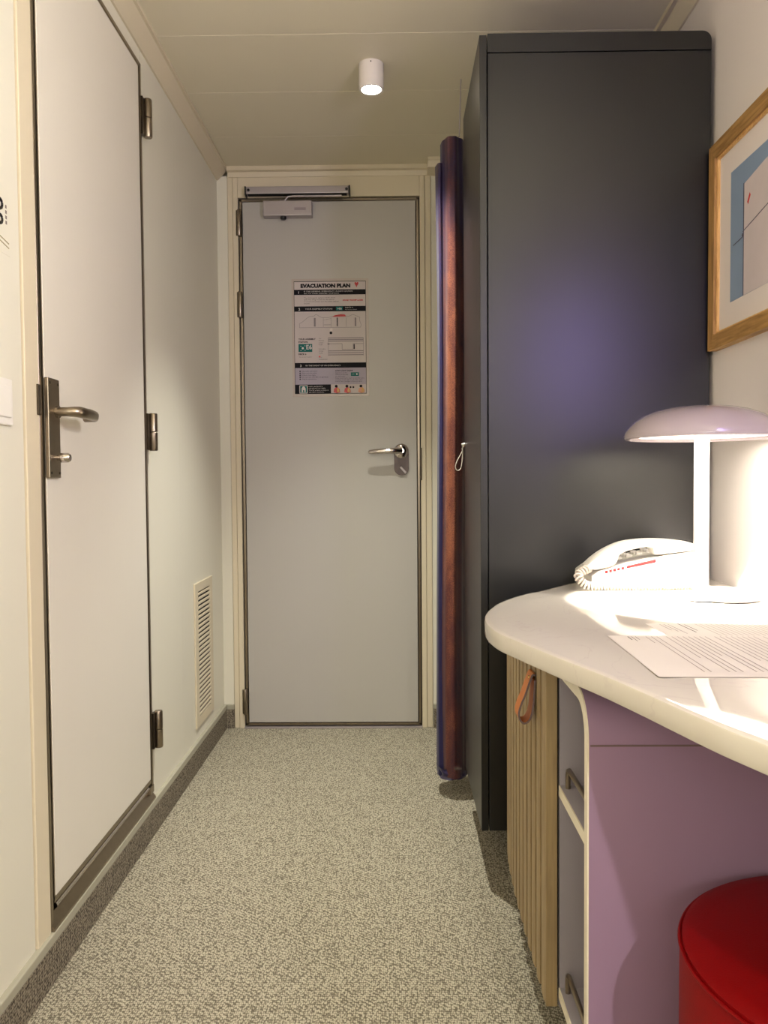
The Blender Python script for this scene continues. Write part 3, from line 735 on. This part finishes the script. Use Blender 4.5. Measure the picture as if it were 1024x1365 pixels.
for zt in (.4955, .153):
    sh = obj('shelf', B(SX + .0025, .76, Y0 + t_, Y1 - .0162, zt - .017, zt), M_greyin, SU)
    obj('shelf_edge', B(SX + .0005, SX + .0025, Y0 + t_, Y1 - .0162, zt - .017, zt), M_edge, sh)
    xr = SX + .013; pts = [(xr, 1.322, zt), (xr, 1.322, zt + .024), (xr, 1.319, zt + .030), (xr, 1.312, zt + .033), (xr, 1.24, zt + .033), (xr, 1.176, zt + .033), (xr, 1.169, zt + .030), (xr, 1.166, zt + .024), (xr, 1.166, zt)]
    part_label(obj('guard_rail', tube(bmesh.new(), pts, .0042, 14, ref=(1, 0, 0)), M_steel, sh, smooth=True), 'brushed metal rail along the shelf')
obj('back_panel', B(.760, .774, Y0 + t_, Y1 - .016, SB, ST - .02), M_greyin, SU)
obj('plinth', B(.34, .76, Y0 + .03, Y1, 0, SB), M_black, SU)

# ------------------------------------------------------------------ stool
SC = (.5475, .914); SR = .2140; SH = .452
stl = thing('stool', 'round red leatherette pouf stool under the desk', 'stool', (SC[0], SC[1], 0))
b = lathe(bmesh.new(), [(SR - .006, .012), (SR - .001, .03), (SR, .10), (SR, SH - .012), (SR - .002, SH - .008)], SC[0], SC[1], 96)
obj('side_cover', b, M_red, stl, smooth=True)
b = lathe(bmesh.new(), [(SR - .003, SH - .010), (SR - .003, SH - .004), (SR - .010, SH), (SR - .03, SH + .003), (SR - .10, SH + .006), (.002, SH + .007)], SC[0], SC[1], 96)
obj('seat_pad', b, M_red, stl, smooth=True)
obj('piping', tube(bmesh.new(), [(SC[0] + SR * math.cos(a * PI / 60), SC[1] + SR * math.sin(a * PI / 60), SH - .009) for a in range(120)], .0022, 8, closed=True), M_red, stl, smooth=True)
obj('base', lathe(bmesh.new(), [(SR - .02, 0), (SR - .02, .014)], SC[0], SC[1], 64), M_black, stl)

# ------------------------------------------------------------------ desk lamp
LP = (.614, 1.64); BZ = TZ
dk = thing('table_lamp', 'white mushroom table lamp with wide dome shade, lit', 'lamp', (LP[0], LP[1], BZ))
bc = (.672, 1.667)
bb = lathe(bmesh.new(), [(.066, BZ + .0015), (.0685, BZ + .003), (.069, BZ + .008), (.066, BZ + .0105), (.01, BZ + .0108)], bc[0], bc[1], 64)
base = obj('base', bb, M_lampw, dk, smooth=True)
part_label(obj('base_foot', lathe(bmesh.new(), [(.063, BZ), (.063, BZ + .002)], bc[0], bc[1], 48), M_plastic_b, base), 'thin foot under the lamp base, black for the shadow gap')  # black disc stands in for the shadow gap below the base
b = bmesh.new()
text_bm(b, 'Qi  charging', .010, lambda a, c: (bc[0] - .030 + a, bc[1] - .030 + c, BZ + .0111), .0001, .05) if False else None
for i in range(6): box(b, bc[0] - .045 + i * .007, bc[0] - .041 + i * .007, bc[1] - .030, bc[1] - .022, BZ + .0109, BZ + .0111)
tube(b, [(bc[0] + .018 + .016 * math.cos(a), bc[1] - .024 + .010 * math.sin(a), BZ + .0109) for a in [k * PI / 8 for k in range(8, 17)]], .0006, 6)
lathe(b, [(.0035, BZ + .0109), (.0035, BZ + .0112)], bc[0] - .008, bc[1] - .046, 10); lathe(b, [(.003, BZ + .0109), (.003, BZ + .0112)], bc[0] + .020, bc[1] - .018, 10)
obj('base_print', b, M_ink, base)
sz = BZ + .325
b = lathe(bmesh.new(), [(.024, BZ + .003), (.0175, BZ + .012), (.0150, BZ + .022), (.0148, BZ + .10), (.0148, sz + .03)], LP[0], LP[1], 32)
obj('stem', b, M_lampw, dk, smooth=True)
RS = .150
sp_ = [(.0, .066), (.03, .0655), (.06, .0625), (.09, .056), (.115, .046), (.133, .033), (.145, .019), (.150, .008), (.149, .002), (.146, 0), (.142, .001), (.136, .008), (.12, .012), (.02, .014)]
b = lathe(bmesh.new(), [(max(r, .001), sz + z) for r, z in sp_], LP[0], LP[1], 72)
obj('shade', b, M_shade, dk, smooth=True)
obj('diffuser', lathe(bmesh.new(), [(.131, sz + .0065), (.131, sz + .0085)], LP[0], LP[1], 64), emit('lamp_diffuser', (1, .95, .80), 5.5), dk)
lamp('table_lamp_beam', 'SPOT', (LP[0], LP[1], sz + .004), 240, (1, .965, .86), spot_size=math.radians(80), spot_blend=.10, shadow_soft_size=.02)

# ------------------------------------------------------------------ telephone
ph = thing('telephone', 'white corded desk telephone beside the lamp, handset on its cradle', 'telephone', (.54, 1.87, BZ))
PY0, PY1 = 1.825, 1.935
base_prof = [(.440, BZ + .002), (.690, BZ + .002), (.693, BZ + .080), (.684, BZ + .088), (.60, BZ + .0745), (.50, BZ + .0525), (.455, BZ + .041), (.440, BZ + .030)]
b = prism(bmesh.new(), base_prof, PY0, PY1 + .06, 'y'); bmesh.ops.recalc_face_normals(b, faces=b.faces)
bmesh.ops.bevel(b, geom=list(b.edges), offset=.003, segments=2, profile=.6, affect='EDGES')
pb = obj('base', b, M_white, ph, smooth=True)
# rising slope: key bed
def slope(x): return BZ + .0525 + (x - .50) * .22
for r_ in range(4):
    for c_ in range(3):
        x = .520 + r_ * .024; yk = 1.922 + c_ * .021
        obj('key', B(x, x + .015, yk, yk + .013, slope(x), slope(x) + .007, bev=.0015, seg=1), M_posterw2, pb)
# handset: long arched bar with ear and mouth pieces
def hs(pts_top, pts_bot, y0, y1):
    bm = bmesh.new(); ys = [y0, y0 + .006, y0 + .016, (y0 + y1) / 2, y1 - .016, y1 - .006, y1]; sc = [.72, .92, 1, 1.02, 1, .92, .72]
    rows = []
    T = catmull(pts_top, 5); Bt = catmull(pts_bot, 5)
    for yy, s in zip(ys, sc):
        row = []
        for t, u in zip(T, Bt):
            m_ = (t + u) / 2
            row.append((Vector((t.x, yy, m_.z + (t.z - m_.z) * s)), Vector((u.x, yy, m_.z + (u.z - m_.z) * s))))
        rows.append(row)
    VT = [[bm.verts.new(p[0]) for p in row] for row in rows]; VB = [[bm.verts.new(p[1]) for p in row] for row in rows]
    n1, n2 = len(VT), len(VT[0])
    for i in range(n1 - 1):
        for j in range(n2 - 1):
            bm.faces.new((VT[i][j], VT[i][j + 1], VT[i + 1][j + 1], VT[i + 1][j])); bm.faces.new((VB[i][j], VB[i + 1][j], VB[i + 1][j + 1], VB[i][j + 1]))
        bm.faces.new((VT[i][0], VT[i + 1][0], VB[i + 1][0], VB[i][0])); bm.faces.new((VT[i][-1], VB[i][-1], VB[i + 1][-1], VT[i + 1][-1]))
    for j in range(n2 - 1):
        bm.faces.new((VT[0][j], VB[0][j], VB[0][j + 1], VT[0][j + 1])); bm.faces.new((VT[-1][j], VT[-1][j + 1], VB[-1][j + 1], VB[-1][j]))
    return bm
T = [(.428, 0, BZ + .054), (.445, 0, BZ + .071), (.472, 0, BZ + .090), (.51, 0, BZ + .106), (.555, 0, BZ + .112), (.60, 0, BZ + .112), (.64, 0, BZ + .108), (.667, 0, BZ + .102), (.686, 0, BZ + .090)]
Bo = [(.437, 0, BZ + .045), (.455, 0, BZ + .043), (.490, 0, BZ + .052), (.503, 0, BZ + .076), (.532, 0, BZ + .088), (.572, 0, BZ + .093), (.584, 0, BZ + .076), (.63, 0, BZ + .081), (.680, 0, BZ + .088)]
hset = obj('handset', hs(T, Bo, PY0 - .004, PY0 + .046), M_white, ph, smooth=True)
b = B(.486, .575, PY0 - .0008, PY0 + .0005, BZ + .046, BZ + .050)
rs = bmesh.new(); xs_ = [.492, .500, .508, .516]
prism(rs, [(.518, slope(.518) - .0040), (.583, slope(.583) - .0030), (.583, slope(.583) - .0105), (.518, slope(.518) - .0095)], PY0 - .0012, PY0 + .001, 'y')
for x in (.470, .479, .488, .497, .506): prism(rs, [(x, slope(x) - .0040), (x + .006, slope(x) - .003), (x + .006, slope(x) - .0095), (x, slope(x) - .0095)], PY0 - .0012, PY0 + .001, 'y')
b.free(); part_label(obj('red_print', rs, M_redprint, pb), 'red printed strip')
part_label(obj('red_button', B(.668, .690, PY0 + .01, PY0 + .03, BZ + .087, BZ + .091, bev=.0015), M_redprint, pb), 'small red key at the high end')
obj('side_recess', B(.645, .66, PY0 - .001, PY0 + .002, BZ + .020, BZ + .0225), M_leather_e, pb)
# coiled cord: helix along the near side of the phone
CZc = BZ + .0108
path = catmull([(.436, PY0 + .012, BZ + .046), (.424, PY0 - .004, BZ + .044), (.408, PY0 - .012, BZ + .036), (.410, PY0 - .018, BZ + .024), (.424, PY0 - .020, BZ + .0125), (.445, PY0 - .021, CZc), (.47, PY0 - .021, CZc), (.52, PY0 - .021, CZc), (.58, PY0 - .021, CZc), (.64, PY0 - .019, CZc), (.668, PY0 - .016, BZ + .0125), (.680, PY0 - .012, BZ + .018)], 40)
Ls = [0]
for a, c in zip(path, path[1:]): Ls.append(Ls[-1] + (c - a).length)
hp = []; Nn = 1500; j = 0
for i in range(Nn):
    s = Ls[-1] * i / (Nn - 1)
    while j < len(Ls) - 2 and Ls[j + 1] < s: j += 1
    p = path[j].lerp(path[j + 1], (s - Ls[j]) / max(1e-9, Ls[j + 1] - Ls[j])); t = (path[j + 1] - path[j]).normalized()
    u = t.cross(Vector((.1, 1, .2))).normalized(); v = t.cross(u)
    a = s / .0068 * 2 * PI
    hp.append(p + (u * math.cos(a) + v * math.sin(a)) * .0080)
obj('coiled_cord', tube(bmesh.new(), hp, .0024, 6), M_cord, ph, smooth=True)

# ------------------------------------------------------------------ papers on the worktop
def sheet(name, label, c0, ang, wx, wy, z, lines, curl):
    t = thing(name, label, 'paper', (c0[0], c0[1], z))
    ca, sa = math.cos(ang), math.sin(ang)
    def W(a, b): return (c0[0] + a * ca - b * sa, c0[1] + a * sa + b * ca)
    def H(a, b): return z + curl * (max(0, .09 - math.hypot(a, b)) / .09) ** 2
    bm = bmesh.new(); N = 14
    for dz in (0, .0003):
        g = [[bm.verts.new((*W(wx * i / N, wy * j / N), H(wx * i / N, wy * j / N) + dz)) for j in range(N + 1)] for i in range(N + 1)]
        for i in range(N):
            for j in range(N): bm.faces.new((g[i][j], g[i + 1][j], g[i + 1][j + 1], g[i][j + 1]))
    s = obj('sheet', bm, M_paper, t)
    lb = bmesh.new(); db = bmesh.new()
    for (a, b0, b1, wd, dark) in lines:
        bmx = db if dark else lb
        k = 8
        for q in range(k):
            y0 = b0 + (b1 - b0) * q / k; y1 = b0 + (b1 - b0) * (q + 1) / k
            hgt = .0006
            bmx.faces.new([bmx.verts.new((*W(x_, y_), H(x_, y_) + hgt)) for x_, y_ in ((a, y0), (a + wd, y0), (a + wd, y1), (a, y1))])
    if lb.verts: obj('printed_lines', lb, M_ink, s)
    else: lb.free()
    if db.verts: obj('heading', db, M_ink_d, s)
    else: db.free()
    return t
rnd = random.Random(4)
ln = [(.028, .235, .262, .0016, 1), (.034, .225, .262, .0010, 1), (.040, .236, .262, .0010, 1)]
a = .056
for k in range(34):
    if k in (3, 11, 19, 27): a += .006
    ln.append((a, .262 - (.05 if k == 0 else .235 * (rnd.uniform(.55, .98) if k % 4 == 3 else 1)), .262, .0011, 0)); a += .0085
sheet('letter', 'printed letter lying nearest the edge of the worktop', (.326, 1.006), math.radians(-1.5), .36, .272, TZ + .0004, ln, .0)
ln = [(.020, .13, .185, .0010, 1), (.027, .12, .185, .0010, 1), (.034, .10, .185, .0010, 1), (.052, .11, .19, .0020, 1), (.060, .125, .18, .0016, 1)]
for k in range(24): ln.append((.08 + k * .0085, .02, .185, .0010, 0))
sheet('letter', 'second printed letter partly beneath the first, behind it towards the lamp', (.432, 1.190), math.radians(2), .32, .195, TZ + .00005, ln, 0)

# ------------------------------------------------------------------ framed picture
FY1, FY0, FZ0, FZ1 = 1.979, 1.36, 1.3055, 1.783
pf = thing('framed_picture', 'oak framed picture with blue sky and pale wall print', 'picture', (XR, 1.67, 1.54))
fw = .034; fd = .022; xo = XR - fd
def mitre(pts, x0, x1, m, name):
    return obj(name, prism(bmesh.new(), pts, x0, x1, 'x'), m, pf)
mitre([(FY1, FZ0), (FY1, FZ1), (FY1 - fw, FZ1 - fw), (FY1 - fw, FZ0 + fw)], xo, XR, M_oak_f, 'frame_upright')
mitre([(FY0, FZ0), (FY0, FZ1), (FY0 + fw, FZ1 - fw), (FY0 + fw, FZ0 + fw)], xo, XR, M_oak_f, 'frame_upright')
mitre([(FY0, FZ1), (FY1, FZ1), (FY1 - fw, FZ1 - fw), (FY0 + fw, FZ1 - fw)], xo, XR, M_oak_h, 'frame_rail')
mitre([(FY0, FZ0), (FY1, FZ0), (FY1 - fw, FZ0 + fw), (FY0 + fw, FZ0 + fw)], xo, XR, M_oak_h, 'frame_rail')
xm = XR - .010
M_lip = wood('oak_inner_lip', (196, 150, 84), (226, 184, 120), (16, 16, 2))
lb_ = bmesh.new()
a0, a1, c0, c1 = FY0 + fw - .0005, FY1 - fw + .0005, FZ0 + fw - .0005, FZ1 - fw + .0005
for q in (((a0, c0), (a1, c0), (a1 - .006, c0 + .006), (a0 + .006, c0 + .006)), ((a0, c1), (a1, c1), (a1 - .006, c1 - .006), (a0 + .006, c1 - .006)), ((a0, c0), (a0, c1), (a0 + .006, c1 - .006), (a0 + .006, c0 + .006)), ((a1, c0), (a1, c1), (a1 - .006, c1 - .006), (a1 - .006, c0 + .006))):
    prism(lb_, q, XR - .016, XR - .002, 'x')
obj('inner_lip', lb_, M_lip, pf)
mount = obj('mount', B(xm, xm + .002, FY0 + fw, FY1 - fw, FZ0 + fw, FZ1 - fw), M_mat, pf)
IY1, IY0, IZ0, IZ1 = 1.878, 1.46, 1.400, 1.690
obj('print_sky', B(xm - .0006, xm, IY0, IY1, IZ0, IZ1), M_print_b, mount)
obj('print_wall', prism(bmesh.new(), [(1.808, IZ0), (1.808, 1.640), (1.70, 1.655), (IY0, 1.66), (IY0, IZ0)], xm - .0010, xm - .0006, 'x'), M_print_w, mount)
b = bmesh.new()
prism(b, [(1.806, IZ0), (1.8095, IZ0), (1.8095, 1.642), (1.806, 1.642)], xm - .0014, xm - .001, 'x')
prism(b, [(1.862, 1.522), (1.812, 1.527), (1.812, 1.529), (1.862, 1.524)], xm - .0014, xm - .001, 'x')
prism(b, [(1.812, 1.538), (1.66, 1.565), (1.66, 1.567), (1.812, 1.540)], xm - .0014, xm - .001, 'x')
lathe(b, [(.004, xm - .0016), (.004, xm - .001)], 1.812, 1.532, 10, 'x')
obj('print_line', b, M_line, mount)
obj('red_detail', prism(bmesh.new(), [(1.790, 1.596), (1.778, 1.612), (1.774, 1.606), (1.786, 1.590)], xm - .0014, xm - .001, 'x'), M_redprint, mount)
